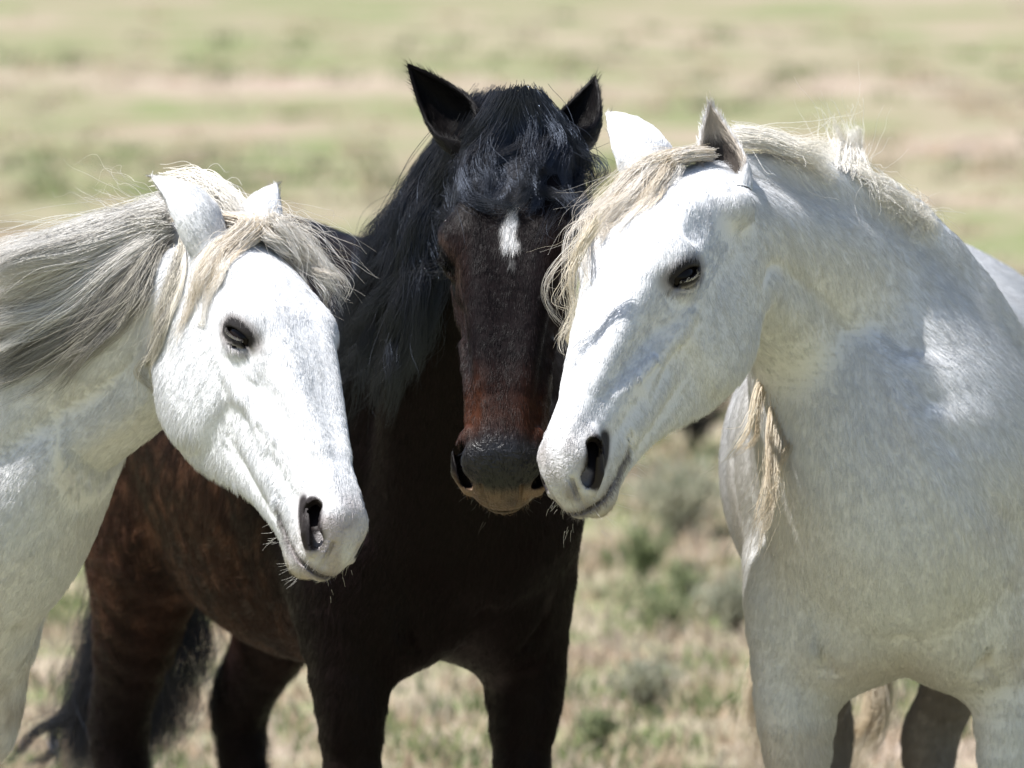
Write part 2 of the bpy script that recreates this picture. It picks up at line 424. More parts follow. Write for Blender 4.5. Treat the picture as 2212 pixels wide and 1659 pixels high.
def new_hair(name, pts, rad, cols, mat, parent=None, origin=(0, 0, 0)):
    """pts (n, k, 3), rad (n, k), cols (n, 3)"""
    n, k, _ = pts.shape
    hc = bpy.data.hair_curves.new(name); hc.add_curves([k] * n)
    hc.attributes['position'].data.foreach_set('vector', (pts - np.asarray(origin)).astype(F4).ravel())
    r = hc.attributes.get('radius') or hc.attributes.new('radius', 'FLOAT', 'POINT')
    r.data.foreach_set('value', np.broadcast_to(rad, (n, k)).astype(F4).ravel())
    a = hc.attributes.new('coat', 'FLOAT_COLOR', 'CURVE')
    a.data.foreach_set('color', np.c_[cols, np.ones(n)].astype(F4).ravel())
    hc.materials.append(mat)
    ob = bpy.data.objects.new(name, hc); COL.objects.link(ob)
    if parent is not None: ob.parent = parent
    return ob

def mat_base(name):
    m = bpy.data.materials.new(name); m.use_nodes = True
    return m, m.node_tree, m.node_tree.nodes['Principled BSDF']

def mat_skin(name, rough, bump, spec=.3, sheen=0):
    m, t, b = mat_base(name)
    a = t.nodes.new('ShaderNodeAttribute'); a.attribute_name = 'coat'
    n = t.nodes.new('ShaderNodeTexNoise'); n.inputs['Scale'].default_value = 240; n.inputs['Detail'].default_value = 4
    tc = t.nodes.new('ShaderNodeTexCoord'); t.links.new(tc.outputs['Object'], n.inputs['Vector'])
    bp = t.nodes.new('ShaderNodeBump'); bp.inputs['Strength'].default_value = bump; bp.inputs['Distance'].default_value = .004
    t.links.new(n.outputs[0], bp.inputs['Height']); t.links.new(bp.outputs[0], b.inputs['Normal'])
    t.links.new(a.outputs['Color'], b.inputs['Base Color'])
    # bare muzzle skin (marked in the attribute's alpha) is wrinkled and a little moist
    n2 = t.nodes.new('ShaderNodeTexNoise'); n2.inputs['Scale'].default_value = 75; n2.inputs['Detail'].default_value = 3; n2.inputs['Distortion'].default_value = 1.6
    t.links.new(tc.outputs['Object'], n2.inputs['Vector'])
    b2 = t.nodes.new('ShaderNodeBump'); b2.inputs['Distance'].default_value = .006
    mu = t.nodes.new('ShaderNodeMath'); mu.operation = 'MULTIPLY'; mu.inputs[1].default_value = .55; t.links.new(a.outputs['Alpha'], mu.inputs[0]); t.links.new(mu.outputs[0], b2.inputs['Strength'])
    t.links.new(n2.outputs[0], b2.inputs['Height']); t.links.new(bp.outputs[0], b2.inputs['Normal']); t.links.new(b2.outputs[0], b.inputs['Normal'])
    for key_, lo_, hi_ in (('Roughness', rough, .36), ('Specular IOR Level', spec, .38)):
        mr = t.nodes.new('ShaderNodeMapRange'); mr.inputs['To Min'].default_value = lo_; mr.inputs['To Max'].default_value = hi_
        t.links.new(a.outputs['Alpha'], mr.inputs['Value']); t.links.new(mr.outputs[0], b.inputs[key_])
    return m

def mat_fur(name, rough, spec=.3):
    m, t, b = mat_base(name)
    a = t.nodes.new('ShaderNodeAttribute'); a.attribute_name = 'coat'
    t.links.new(a.outputs['Color'], b.inputs['Base Color'])
    b.inputs['Roughness'].default_value = rough; b.inputs['Specular IOR Level'].default_value = spec
    return m

def mat_strand(name, rough=.32, rr=.4, refl=.35, tint=(.8, .85, .95, 1)):
    """long hair: coloured body plus the two hair lobes"""
    m, t, b = mat_base(name)
    a = t.nodes.new('ShaderNodeAttribute'); a.attribute_name = 'coat'
    t.links.new(a.outputs['Color'], b.inputs['Base Color']); b.inputs['Roughness'].default_value = .6; b.inputs['Specular IOR Level'].default_value = .2
    h = t.nodes.new('ShaderNodeBsdfHair'); h.component = 'Reflection'; h.inputs['RoughnessU'].default_value = rough; h.inputs['RoughnessV'].default_value = rr
    h.inputs['Offset'].default_value = math.radians(3); h.inputs['Color'].default_value = tint
    mx = t.nodes.new('ShaderNodeMixShader'); mx.inputs[0].default_value = refl
    t.links.new(b.outputs[0], mx.inputs[1]); t.links.new(h.outputs[0], mx.inputs[2])
    t.links.new(mx.outputs[0], t.nodes['Material Output'].inputs['Surface'])
    return m
def split_meshes(f, fr, hH, hB, lo, hi):
    Rb, Tb, sb, Rh, Th, sh = fr
    hx = lambda V: ((V - Th) @ Rh / sh)
    c = np.array([[a, b, d] for a in (-.06, .68) for b in (-.175, .175) for d in (-.24, .21)]) * sh @ Rh.T + Th
    v1, q1, n1 = mesh_sdf(f, c.min(0), c.max(0), hH)
    inside = lambda V, e: (lambda q: (q[:, 0] > -.045 + e) & (q[:, 0] < .67) & (np.abs(q[:, 1]) < .16 - e) & (q[:, 2] > -.22 + e) & (q[:, 2] < .195 - e))(hx(V))
    v2, q2, n2 = mesh_sdf(f, lo, hi, hB)
    k1 = inside(v1, 0); q1 = q1[k1[q1].all(1)]
    k2 = inside(v2, .03); q2 = q2[~k2[q2].any(1)]
    V = np.vstack([v1, v2]); Q = np.vstack([q1, q2 + len(v1)]); N = np.vstack([n1, n2])
    used = np.zeros(len(V), bool); used[Q.ravel()] = True
    mp = np.cumsum(used) - 1
    return V[used], mp[Q], N[used]
# ------------------------------------------------------------------ hair growing tools
def caster(f):
    """finds where a line of sight meets the horse's surface; where it passes by, keeps a given depth"""
    cpos = np.array([0, 0, CAM_Z])
    def hit(u, v, y0=13.2, y1=16.8):
        d = px(u, v, 14.) - cpos; d /= d[1]
        ys = np.arange(y0, y1, .012); P = (cpos + ys[:, None] * d).astype(F4)
        s = f(P); k = np.flatnonzero(s < 0)
        return cpos + d * ys[k[0]] if len(k) else None
    return hit

def guide(hit, pts, off, m=16, h2w=None):
    """pts: (u, v) picture places on the animal, or (u, v, depth); off: lift towards the viewer"""
    raw = []
    for i, p in enumerate(pts):
        if p[0] == 'h': raw.append(h2w(p[1])); continue
        if len(p) == 3: raw.append(px(*p)); continue
        h = hit(p[0], p[1]); raw.append(None if h is None else h)
    ok = [i for i, r in enumerate(raw) if r is not None]
    for i in range(len(raw)):
        if raw[i] is None:
            j = min(ok, key=lambda k: abs(k - i)) if ok else None
            raw[i] = px(pts[i][0], pts[i][1], raw[j][1] if j is not None else 14.1)
    out = []
    for i, r in enumerate(raw):
        d = nrm(r - np.array([0, 0, CAM_Z])); t = i / (len(raw) - 1)
        o = off if np.isscalar(off) else off[0] * (1 - t) + off[1] * t
        out.append(r - d * (0 if len(pts[i]) == 3 or pts[i][0] == 'h' else o))
    return spline(out, m)

def sheet(guides, n, rng, spread=.008, clump=.7, nclump=30, wave=.006, freq=1.5, lmin=.6, stray=.06, thin=.5, fine=.2):
    """hair between neighbouring guides, gathered into locks"""
    G = np.array(guides); g, m, _ = G.shape
    s = rng.uniform(0, g - 1, n) if g > 1 else np.zeros(n)
    cc = np.sort(rng.uniform(0, max(g - 1, 1e-6), nclump)) if g > 1 else np.zeros(nclump)
    ci = rng.integers(0, nclump, n) if g == 1 else np.abs(s[:, None] - cc[None]).argmin(1)
    t = np.linspace(0, 1, m)
    ln = lmin + (1 - lmin) * rng.random(nclump)[ci]; ln = np.clip(ln + rng.normal(0, .06, n), .2, 1.08)
    tt = t[None] * ln[:, None]
    cl = clump * tt ** .6
    se = np.clip(s[:, None] + (cc[ci] - s)[:, None] * cl, 0, max(g - 1, 0))
    i0 = np.clip(se.astype(int), 0, max(g - 2, 0)); fr = se - i0
    k = tt * (m - 1); k0 = np.clip(k.astype(int), 0, m - 2); fk = k - k0
    if g > 1:
        a = G[i0, k0] * (1 - fk)[..., None] + G[i0, k0 + 1] * fk[..., None]
        b = G[i0 + 1, k0] * (1 - fk)[..., None] + G[i0 + 1, k0 + 1] * fk[..., None]
        P = a * (1 - fr)[..., None] + b * fr[..., None]
    else:
        P = G[0][k0] * (1 - fk)[..., None] + G[0][k0 + 1] * fk[..., None]
    P = P + rng.normal(0, 1, (n, 1, 3)) * spread * (1 - thin * cl)[..., None]
    P = P + (rng.normal(0, 1, (nclump, 3)) * spread * 1.2)[ci][:, None] * (tt * clump)[..., None]
    for amp, fq, idx in ((wave, freq, ci), (wave * fine, freq * 2.3, None)):
        w = rng.normal(0, 1, (nclump if idx is not None else n, 2, 3)); ph = rng.uniform(0, 6.28, (nclump if idx is not None else n, 2))
        if idx is not None: w, ph = w[idx], ph[idx]
        for q in (0, 1):
            P = P + w[:, q][:, None] * (amp * tt * np.sin(6.28 * fq * (q + 1) * .7 * tt + ph[:, q][:, None]))[..., None]
    st = rng.random(n) < stray
    P[st] += (rng.normal(0, .03, (st.sum(), 1, 3)) + np.array([-.006, 0, .012])) * (t[None, :, None] ** 1.5)
    return P, ci

def push_out(P, f, dmin=.003, it=2):
    sh = P.shape; Q = P.reshape(-1, 3).copy()
    for _ in range(it):
        d = f(Q.astype(F4)); k = np.flatnonzero(d < dmin)
        if not len(k): break
        g = nrm(grad(f, Q[k].astype(F4), .004)); Q[k] += g * np.minimum(dmin - d[k], .04)[:, None]
    return Q.reshape(sh)

def strand_rad(n, m, r, rng):
    t = np.linspace(0, 1, m); return r * (.6 + .8 * rng.random((n, 1))) * (1 - .75 * t ** 2)[None]

def coat_hair(V, Q, N, C, dens, leng, flow, rng, k=4, tilt=.28, curl=None, amp=.45):
    """short hair all over: per-vertex density (per m2), length, lie"""
    T = np.vstack([Q[:, [0, 1, 2]], Q[:, [0, 2, 3]]])
    area = .5 * np.linalg.norm(np.cross(V[T[:, 1]] - V[T[:, 0]], V[T[:, 2]] - V[T[:, 0]]), axis=1)
    w = area * dens[T].mean(1); n = int(w.sum())
    cdf = np.cumsum(w) / w.sum(); ti = np.searchsorted(cdf, rng.random(n))
    a, b = rng.random(n), rng.random(n); sw = a + b > 1; a[sw], b[sw] = 1 - a[sw], 1 - b[sw]
    ip = lambda A: A[T[ti, 0]] * (1 - a - b)[:, None] + A[T[ti, 1]] * a[:, None] + A[T[ti, 2]] * b[:, None]
    p = ip(V); nn = nrm(ip(N)); c = ip(C); fl = ip(flow); L = ip(leng[:, None])[:, 0] * rng.uniform(.6, 1.25, n)
    # lie of the coat wanders a little, in tufts
    wv = np.stack([vnoise(p, 28, 3), vnoise(p, 28, 7), vnoise(p, 28, 9)], 1) * .22 + np.stack([vnoise(p, 110, 13), vnoise(p, 110, 17), vnoise(p, 110, 19)], 1) * .22
    fl = fl + wv + rng.normal(0, .13, (n, 3))
    fl = nrm(fl - nn * (fl * nn).sum(1, keepdims=True))
    tuft = vnoise(p, 95, 41)
    c = c * (1 + .05 * vnoise(p, 160, 43))[:, None]
    tl = tilt * rng.uniform(.5, 1.6, n) * (1 + .5 * tuft)
    nn0 = nn; nn_s = nrm(nn + amp * np.stack([vnoise(p, 190, 51), vnoise(p, 190, 53), vnoise(p, 190, 57)], 1) + rng.normal(0, .12, (n, 3)))
    t = np.linspace(0, 1, k)
    P = p[:, None] - nn[:, None] * .0008 + fl[:, None] * (L[:, None] * t)[..., None] + nn[:, None] * (L[:, None] * (tl[:, None] * t - .45 * tl[:, None] * t * t))[..., None]
    if curl is not None:
        cu = ip(curl[:, None])[:, 0]; sd = np.cross(fl, nn); ph = vnoise(p, 60, 31) * 6
        P = P + sd[:, None] * (cu[:, None] * L[:, None] * .3 * np.sin(t * 5 + ph[:, None]))[..., None]
    return P, c, nn_s
# ------------------------------------------------------------------ build a horse
def quad_normals(V, F):
    n = np.zeros_like(V); a, b, c, d = (V[F[:, i]] for i in range(4)); fn = np.cross(c - a, d - b)
    for i in range(4): np.add.at(n, F[:, i], fn)
    return nrm(n)

def add_hair_normals(ob, nn):
    a = ob.data.attributes.new('lie', 'FLOAT_VECTOR', 'CURVE'); a.data.foreach_set('vector', nn.astype(F4).ravel())

def mat_coat(name, rough, spec):
    m, t, b = mat_base(name)
    a = t.nodes.new('ShaderNodeAttribute'); a.attribute_name = 'coat'
    l = t.nodes.new('ShaderNodeAttribute'); l.attribute_name = 'lie'
    g = t.nodes.new('ShaderNodeNewGeometry')
    mx = t.nodes.new('ShaderNodeMix'); mx.data_type = 'VECTOR'; mx.inputs[0].default_value = .45
    t.links.new(l.outputs['Vector'], mx.inputs[4]); t.links.new(g.outputs['Normal'], mx.inputs[5])
    nz = t.nodes.new('ShaderNodeVectorMath'); nz.operation = 'NORMALIZE'; t.links.new(mx.outputs[1], nz.inputs[0])
    t.links.new(nz.outputs[0], b.inputs['Normal']); t.links.new(a.outputs['Color'], b.inputs['Base Color'])
    b.inputs['Roughness'].default_value = rough; b.inputs['Specular IOR Level'].default_value = spec
    return m

M = {}
M['white_skin'] = mat_skin('white_skin', .62, .18, .25)
M['dark_skin'] = mat_skin('dark_skin', .45, .10, .06)
M['white_coat'] = mat_coat('white_coat', .6, .25)
M['dark_coat'] = mat_coat('dark_coat', .42, .12)
M['black_strand'] = mat_strand('black_strand', .22, .35, .12, (.30, .36, .48, 1))
M['pale_strand'] = mat_strand('pale_strand', .3, .4, .08)
m, t, b = mat_base('eye'); M['eye'] = m
b.inputs['Base Color'].default_value = (.010, .007, .006, 1); b.inputs['Roughness'].default_value = .10; b.inputs['Specular IOR Level'].default_value = .14

def vis_weight(V, N, pad=.12):
    """coat hair is only grown where this side of the animal can be seen"""
    c = np.array([0, 0, CAM_Z]); d = nrm(c - V); k = (N * d).sum(1)
    cp, sp = math.cos(PITCH), math.sin(PITCH); q = V - c
    fw = q[:, 1] * cp - q[:, 2] * sp; upw = q[:, 1] * sp + q[:, 2] * cp
    u = q[:, 0] / fw * FPX / 1106; v = upw / fw * FPX / 829.5
    return ((k > -.3) & (np.abs(u) < 1 + pad) & (np.abs(v) < 1 + pad)).astype(float)

def build_horse(key, o, label, seed):
    rng = np.random.default_rng(seed)
    f, fr, b2w, h2w = make_field(o); Rb, Tb, sb, Rh, Th, sh = fr
    c = np.array([b2w(p) for p in [(-.9,-.38,0),(-.9,.38,0),(.7,.38,0),(.7,-.38,0)]])
    hc = np.vstack([h2w(p) for p in [(-.1,.15,.2),(-.1,-.15,.2),(.65,0,0),(.2,0,-.2)]])
    lo = np.minimum(c.min(0) - .05, hc.min(0) - .1); hi = np.maximum(c.max(0) + .05, hc.max(0) + .1); lo[2] = -.02
    V, Q, N = split_meshes(f, fr, HEAD_H, BODY_H, lo, hi)
    isear = np.zeros(len(V)); earflow = np.zeros((len(V), 3))
    for (base, tip, op, L, W) in o['ears']:
        bw = h2w(base); ax = nrm(px(*tip) - bw); xo = np.array(op, float); xo = nrm(xo - ax * (xo @ ax)); yo = np.cross(ax, xo)
        eV, eF, inn = ear_mesh(L, W); eV = (eV - np.array([0, 0, .012])) @ np.stack([xo, yo, ax]) + bw
        eF = np.array(eF); eN = quad_normals(eV, eF)
        Q = np.vstack([Q, eF + len(V)]); V = np.vstack([V, eV]); N = np.vstack([N, eN])
        isear = np.r_[isear, 1 + inn]; earflow = np.vstack([earflow, np.tile(ax, (len(eV), 1))])
    qh = (V - Th) @ Rh / sh / [1, o['widen'], 1]; qb = (V - Tb) @ Rb / sb
    C, dens, leng, curl = o['paint'](V, N, qh, qb, isear)
    root = bpy.data.objects.new('horse', None); COL.objects.link(root); root.location = Tb; root.empty_display_size = .2
    tag(root, label, 'horse', group='horses standing head to head')
    skin = M['dark_skin'] if o['dark'] else M['white_skin']
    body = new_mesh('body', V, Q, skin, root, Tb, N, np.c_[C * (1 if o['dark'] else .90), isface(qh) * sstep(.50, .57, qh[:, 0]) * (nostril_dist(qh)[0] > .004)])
    # lie of the coat
    inhead = sstep(-.04, .06, qh[:, 0]) * (np.linalg.norm(qh * [0, 1, 1], axis=1) < .24)
    hl = np.stack([np.where(qh[:, 2] > .03, .9, .25), 0 * qh[:, 0], np.where(qh[:, 2] > .03, -.25, -.9)], 1) @ Rh.T
    bl = np.tile(np.array([-.55, 0, -.8]), (len(V), 1)) @ Rb.T
    nk = nrm(b2w((.45, 0, 1.15)) - h2w((0, 0, 0))); ud = np.linalg.norm(V - b2w((.45, 0, 1.15)), axis=1)
    wn = sstep(.15, .40, ud) * (V[:, 2] > 1.05)
    fl = bl * (1 - wn)[:, None] + (nk * .8 + np.array([0, 0, -.5])) * wn[:, None]
    fl = fl * (1 - inhead)[:, None] + hl * inhead[:, None]
    fl[isear > 0] = earflow[isear > 0]
    vw = vis_weight(V, N)
    P, cc, nn = coat_hair(V, Q, N, C, dens * vw * FUR, leng, fl, rng, tilt=o.get('tilt', .2), curl=curl, amp=.28 if o['dark'] else .26)
    cc = np.clip(cc * (rng.uniform(.80, 1.14, (len(cc), 1)) if not o['dark'] else rng.uniform(.3, 1.7, (len(cc), 1)) ** 1.3), 0, .92)
    t = np.linspace(0, 1, P.shape[1])
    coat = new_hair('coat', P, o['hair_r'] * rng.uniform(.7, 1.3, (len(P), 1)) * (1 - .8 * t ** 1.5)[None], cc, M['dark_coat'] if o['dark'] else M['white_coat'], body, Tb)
    add_hair_normals(coat, nn)
    # eyes
    for s in (1, -1):
        n = 40; th = np.linspace(0, math.pi, n // 2 + 1); ph = np.linspace(0, 2 * math.pi, n, endpoint=False)
        S = np.array([[math.sin(a) * math.cos(b2), math.sin(a) * math.sin(b2), math.cos(a)] for a in th for b2 in ph]) * EYE_R * sh
        S = S @ (Rh @ np.diag([1, o['widen'], 1]) @ Rh.T).T
        Fq = np.array([[i * n + j, i * n + (j + 1) % n, (i + 1) * n + (j + 1) % n, (i + 1) * n + j] for i in range(n // 2) for j in range(n)])
        wd = o['widen']; cen = h2w(EYE_C * [1, s * wd, 1])
        e = new_mesh('eye', S + cen, Fq[:, ::-1], M['eye'], root, Tb)
        # lashes
        m_ = 40; a = rng.uniform(-.022, .020, m_); op = o.get('lid', .0095)
        q0 = np.stack([a, np.sqrt(np.maximum((EYE_R + .0075) ** 2 - a * a - (op + .005) ** 2, 0)), op * (1 - (a / .0275) ** 2) + .005], 1)
        L = rng.uniform(.007, .013, (m_, 1)); tt = np.linspace(0, 1, 7)[None, :, None]
        dr = np.stack([rng.normal(.15, .15, m_), np.full(m_, .75), rng.normal(-.55, .12, m_)], 1)
        qq = q0[:, None] + dr[:, None] * L[:, None] * tt + np.array([0, 0, .25]) * L[:, None] * tt ** 2
        W = h2w((qq @ EYE_F + EYE_C) * [1, s * wd, 1])
        new_hair('eyelash', W, np.linspace(.0004, .0001, 7)[None] * np.ones((m_, 1)), np.tile(o['lash'], (m_, 1)), M['pale_strand'], root, Tb)
    # whiskers and chin hair
    m_ = 60; sd = rng.choice([-1, 1], m_)
    x = rng.uniform(.46, .61, m_); q0 = np.stack([x, sd * .02 * rng.random(m_) + sd * .02, np.full(m_, -.07)], 1)
    up_ = rng.random(m_) < .45
    q0[up_] = np.stack([rng.uniform(.54, .61, up_.sum()), sd[up_] * rng.uniform(.02, .05, up_.sum()), rng.uniform(-.04, -.01, up_.sum())], 1)
    W0 = push_out(h2w(q0)[:, None], f, -.001, 5)[:, 0]
    gn = nrm(grad(f, W0.astype(F4), .006)); L = rng.uniform(.006, .021, (m_, 1)); tt = np.linspace(0, 1, 8)[None, :, None]
    W = W0[:, None] + gn[:, None] * L[:, None] * tt + (Rh @ np.array([-.4, 0, -.6]) + rng.normal(0, .25, (m_, 3)))[:, None] * L[:, None] * tt ** 1.5 * .8
    new_hair('whiskers', W, np.linspace(.00016, .00008, 8)[None] * np.ones((m_, 1)), np.tile(o['whisk'], (m_, 1)), M['pale_strand'], root, Tb)
    # mane, forelock, tail
    hit = caster(f)
    for name, secs in o['hair']:
        PP, RR, CC = [], [], []
        for sec in secs:
            gs = [guide(hit, g, sec.get('off', .02), h2w=h2w) for g in sec['g']]
            n = int(sec['n'] * HAIR)
            kw = {k: v for k, v in sec.items() if k in ('spread', 'clump', 'nclump', 'wave', 'freq', 'lmin', 'stray', 'thin', 'fine')}
            S, ci = sheet(gs, n, rng, **kw)
            if sec.get('push', True): S = push_out(S, f, sec.get('gap', .004))
            PP.append(S); RR.append(strand_rad(n, S.shape[1], sec.get('r', .00035), rng))
            c0, c1 = np.array(sec['col'][0]), np.array(sec['col'][1]); w = (.55 * rng.random(ci.max() + 1)[ci] + .45 * rng.random(n))[:, None] ** (sec['col'][2] if len(sec['col']) > 2 else 1.2)
            CC.append((c0 * (1 - w) + c1 * w) * rng.uniform(.85, 1.15, (n, 1)))
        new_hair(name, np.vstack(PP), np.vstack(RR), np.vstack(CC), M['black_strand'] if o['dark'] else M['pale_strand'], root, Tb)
    print(key, 'verts', len(V), 'coat', len(P), 'time %.1f' % (time.time() - T0))
    return root

# ------------------------------------------------------------------ colours of skin and coat (pigment only)
def mixc(C, c, w): return C * (1 - w)[:, None] + np.array(c) * w[:, None]
def eye_dist(qh):
    q = (np.c_[qh[:, 0], np.abs(qh[:, 1]), qh[:, 2]] - EYE_C) @ EYE_F.T
    return np.sqrt((q[:, 0] / .034) ** 2 + ((q[:, 2] + .001) / .0175) ** 2) + 8 * np.maximum(.01 - q[:, 1], 0)
def nostril_dist(qh):
    p = np.c_[np.interp(qh[:, 0], WX, WS), np.abs(qh[:, 1]), qh[:, 2]]
    return np.minimum(cap(p, NOS_A, NOS_B, .0185, .0155), cap(p, (.562, .052, .022), (.490, .020, .028), .018, .014)), p
def mouth_dist(qh):
    x = np.interp(qh[:, 0], WX, WS); zm = -.043 + .25 * np.maximum(.52 - x, 0) + .1 * np.maximum(x - .57, 0)
    return np.abs(qh[:, 2] - zm) + 3 * np.maximum(.47 - x, 0) + 10 * (np.abs(qh[:, 1]) > .12)
def isface(qh): return (qh[:, 0] > .02) & (qh[:, 0] < .66) & (np.abs(qh[:, 1]) < .14) & (np.abs(qh[:, 2]) < .2)

def paint_white(o, warm):
    def paint(V, N, qh, qb, isear):
        n = len(V); C = np.tile([.81, .815, .825], (n, 1))
        n1 = vnoise(V, 5, 1) * .6 + vnoise(V, 13, 2) * .4; n2 = vnoise(V, 45, 5); n3 = vnoise(V, 120, 8)
        face = isface(qh)
        C = mixc(C, (.60, .50, .38), warm * np.clip(.45 + n1 * .9, 0, 1) * sstep(1.25, .75, V[:, 2]) * ~face)
        C = mixc(C, (.62, .52, .41), warm * .5 * np.clip(n1 * 1.5, 0, .6) * ~face)
        C = mixc(C, (.30, .20, .13), o['dirt'] * sstep(.25, .7, n1 + .3 * n2) * sstep(.95, .6, V[:, 2]))
        C = mixc(C, (.55, .55, .57), .04 * np.clip(n1 + .2, 0, 1) * face)
        C = mixc(C, (.45, .40, .36), .08 * sstep(.5, .85, n3))
        if 'dark_hind' in o: C = mixc(C, (.17, .145, .13), .85 * sstep(.80, .66, qb[:, 2]) * (qb[:, 0] < -.3))
        x, z = qh[:, 0], qh[:, 2]
        mz = face * sstep(.47, .60, x + .02 * n1)
        C = mixc(C, o['muzzle'], mz * .9 * np.clip(.75 + n2 * .5, 0, 1))
        C = mixc(C, (.16, .13, .12), face * sstep(.020, .003, mouth_dist(qh)) * .85)
        C = mixc(C, (.40, .33, .22), face * sstep(-.055, -.08, z) * sstep(.49, .54, x) * .7)
        nd, _ = nostril_dist(qh)
        C = mixc(C, (.16, .135, .135), face * sstep(.015, .002, nd) * .85)
        C = mixc(C, (.020, .015, .015), face * sstep(.0085, .0045, nd))
        ed = eye_dist(qh); fe = face & (x < .3)
        C = mixc(C, (.22, .19, .18), fe * sstep(2.0, 1.2, ed) * .8)
        C = mixc(C, (.018, .015, .015), fe * sstep(1.22, 1.0, ed))
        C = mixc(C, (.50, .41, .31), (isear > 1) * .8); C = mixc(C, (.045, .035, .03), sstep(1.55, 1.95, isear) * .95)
        dens = np.where(face | (isear > 0), 3.8e5, 1.9e5); dens = dens * (1 - .8 * face * sstep(.50, .58, x)) * (1 - fe * sstep(1.5, 1.0, ed)) * np.where(nd < .006, 0, 1)
        leng = np.where(face, .0115, .019); leng = np.where(isear > 1, .020, leng); leng = np.where(isear == 1, .012, leng)
        leng = np.where(face & (z < -.09) & (x < .52), .017, leng)
        leng = np.where(face, leng * (.25 + .75 * sstep(.002, .022, nd)), leng)
        return C, dens, leng, None
    return paint

def paint_dark(V, N, qh, qb, isear):
    n = len(V); C = np.tile([.0085, .0049, .0054], (n, 1)); x, z = qh[:, 0], qh[:, 2]; face = isface(qh)
    n1 = vnoise(V, 6, 1) * .6 + vnoise(V, 15, 2) * .4; n2 = vnoise(V, 40, 5); n3 = vnoise(V, 55, 6)
    flank = sstep(.35, .1, qb[:, 0]) * sstep(1.25, .95, qb[:, 2]) * ~face
    C = mixc(C, (.075, .034, .021), flank * np.clip(.55 + n1 * .5, 0, 1) * sstep(.55, .90, qb[:, 2]))
    C = mixc(C, (.19, .095, .056), flank * sstep(.1, .7, n3) * .75 * sstep(.60, .90, qb[:, 2]))
    C = mixc(C, (.008, .0055, .0058), face * .9)
    C = mixc(C, (.058, .019, .008), face * sstep(.40, .52, x + .02 * n1) * sstep(.555, .515, x + .02 * n1) * (.45 + .55 * sstep(.015, .045, np.abs(qh[:, 1]))) * np.clip(.9 + n1 * .3, 0, 1))
    C = mixc(C, (.020, .011, .009), face * sstep(.045, .07, np.abs(qh[:, 1])) * sstep(.18, .25, x) * sstep(.45, .38, x) * .8)
    C = mixc(C, (.010, .010, .012), face * sstep(.50, .56, x + .02 * n1))
    lo = face * sstep(.560, .590, x + .1 * np.maximum(-z, 0)) * sstep(.032, .008, z)
    C = mixc(C, (.20, .13, .085), lo * np.clip(.75 + n2 * .5, 0, 1))
    C = mixc(C, (.035, .028, .02), face * sstep(-.05, -.07, z) * sstep(.5, .54, x))
    C = mixc(C, (.05, .04, .035), face * sstep(.010, .003, mouth_dist(qh)) * .7)
    nd, _ = nostril_dist(qh); C = mixc(C, (.006, .005, .005), face * sstep(.003, .0, nd))
    ed = eye_dist(qh); C = mixc(C, (.040, .024, .017), face * (x < .32) * sstep(2.4, 1.5, ed) * .8); C = mixc(C, (.004, .0035, .0035), face * (x < .3) * sstep(1.35, 1.0, ed))
    star = np.sqrt(((x - .195) / .050) ** 2 + ((qh[:, 1] - .004) / (.0125 + .07 * np.maximum(x - .19, 0))) ** 2) + .6 * n2
    C = mixc(C, (.80, .78, .76), face * (z > .1) * sstep(1.08, .72, star))
    dens = np.where(face, 3.6e5, 1.7e5) * (1 - .85 * face * sstep(.52, .56, x)) * np.where(nd < .003, 0, 1)
    leng = np.where(face, .011, .018) + .020 * flank * sstep(1.0, .8, qb[:, 2]); leng = np.where(face & (z > .1) & (star < 1.1), .016, leng)
    leng = np.where(isear > 0, .014, leng); C[isear > 0] = (.0045, .0035, .0035)
    return C, dens, leng, flank * sstep(1.05, .85, qb[:, 2])
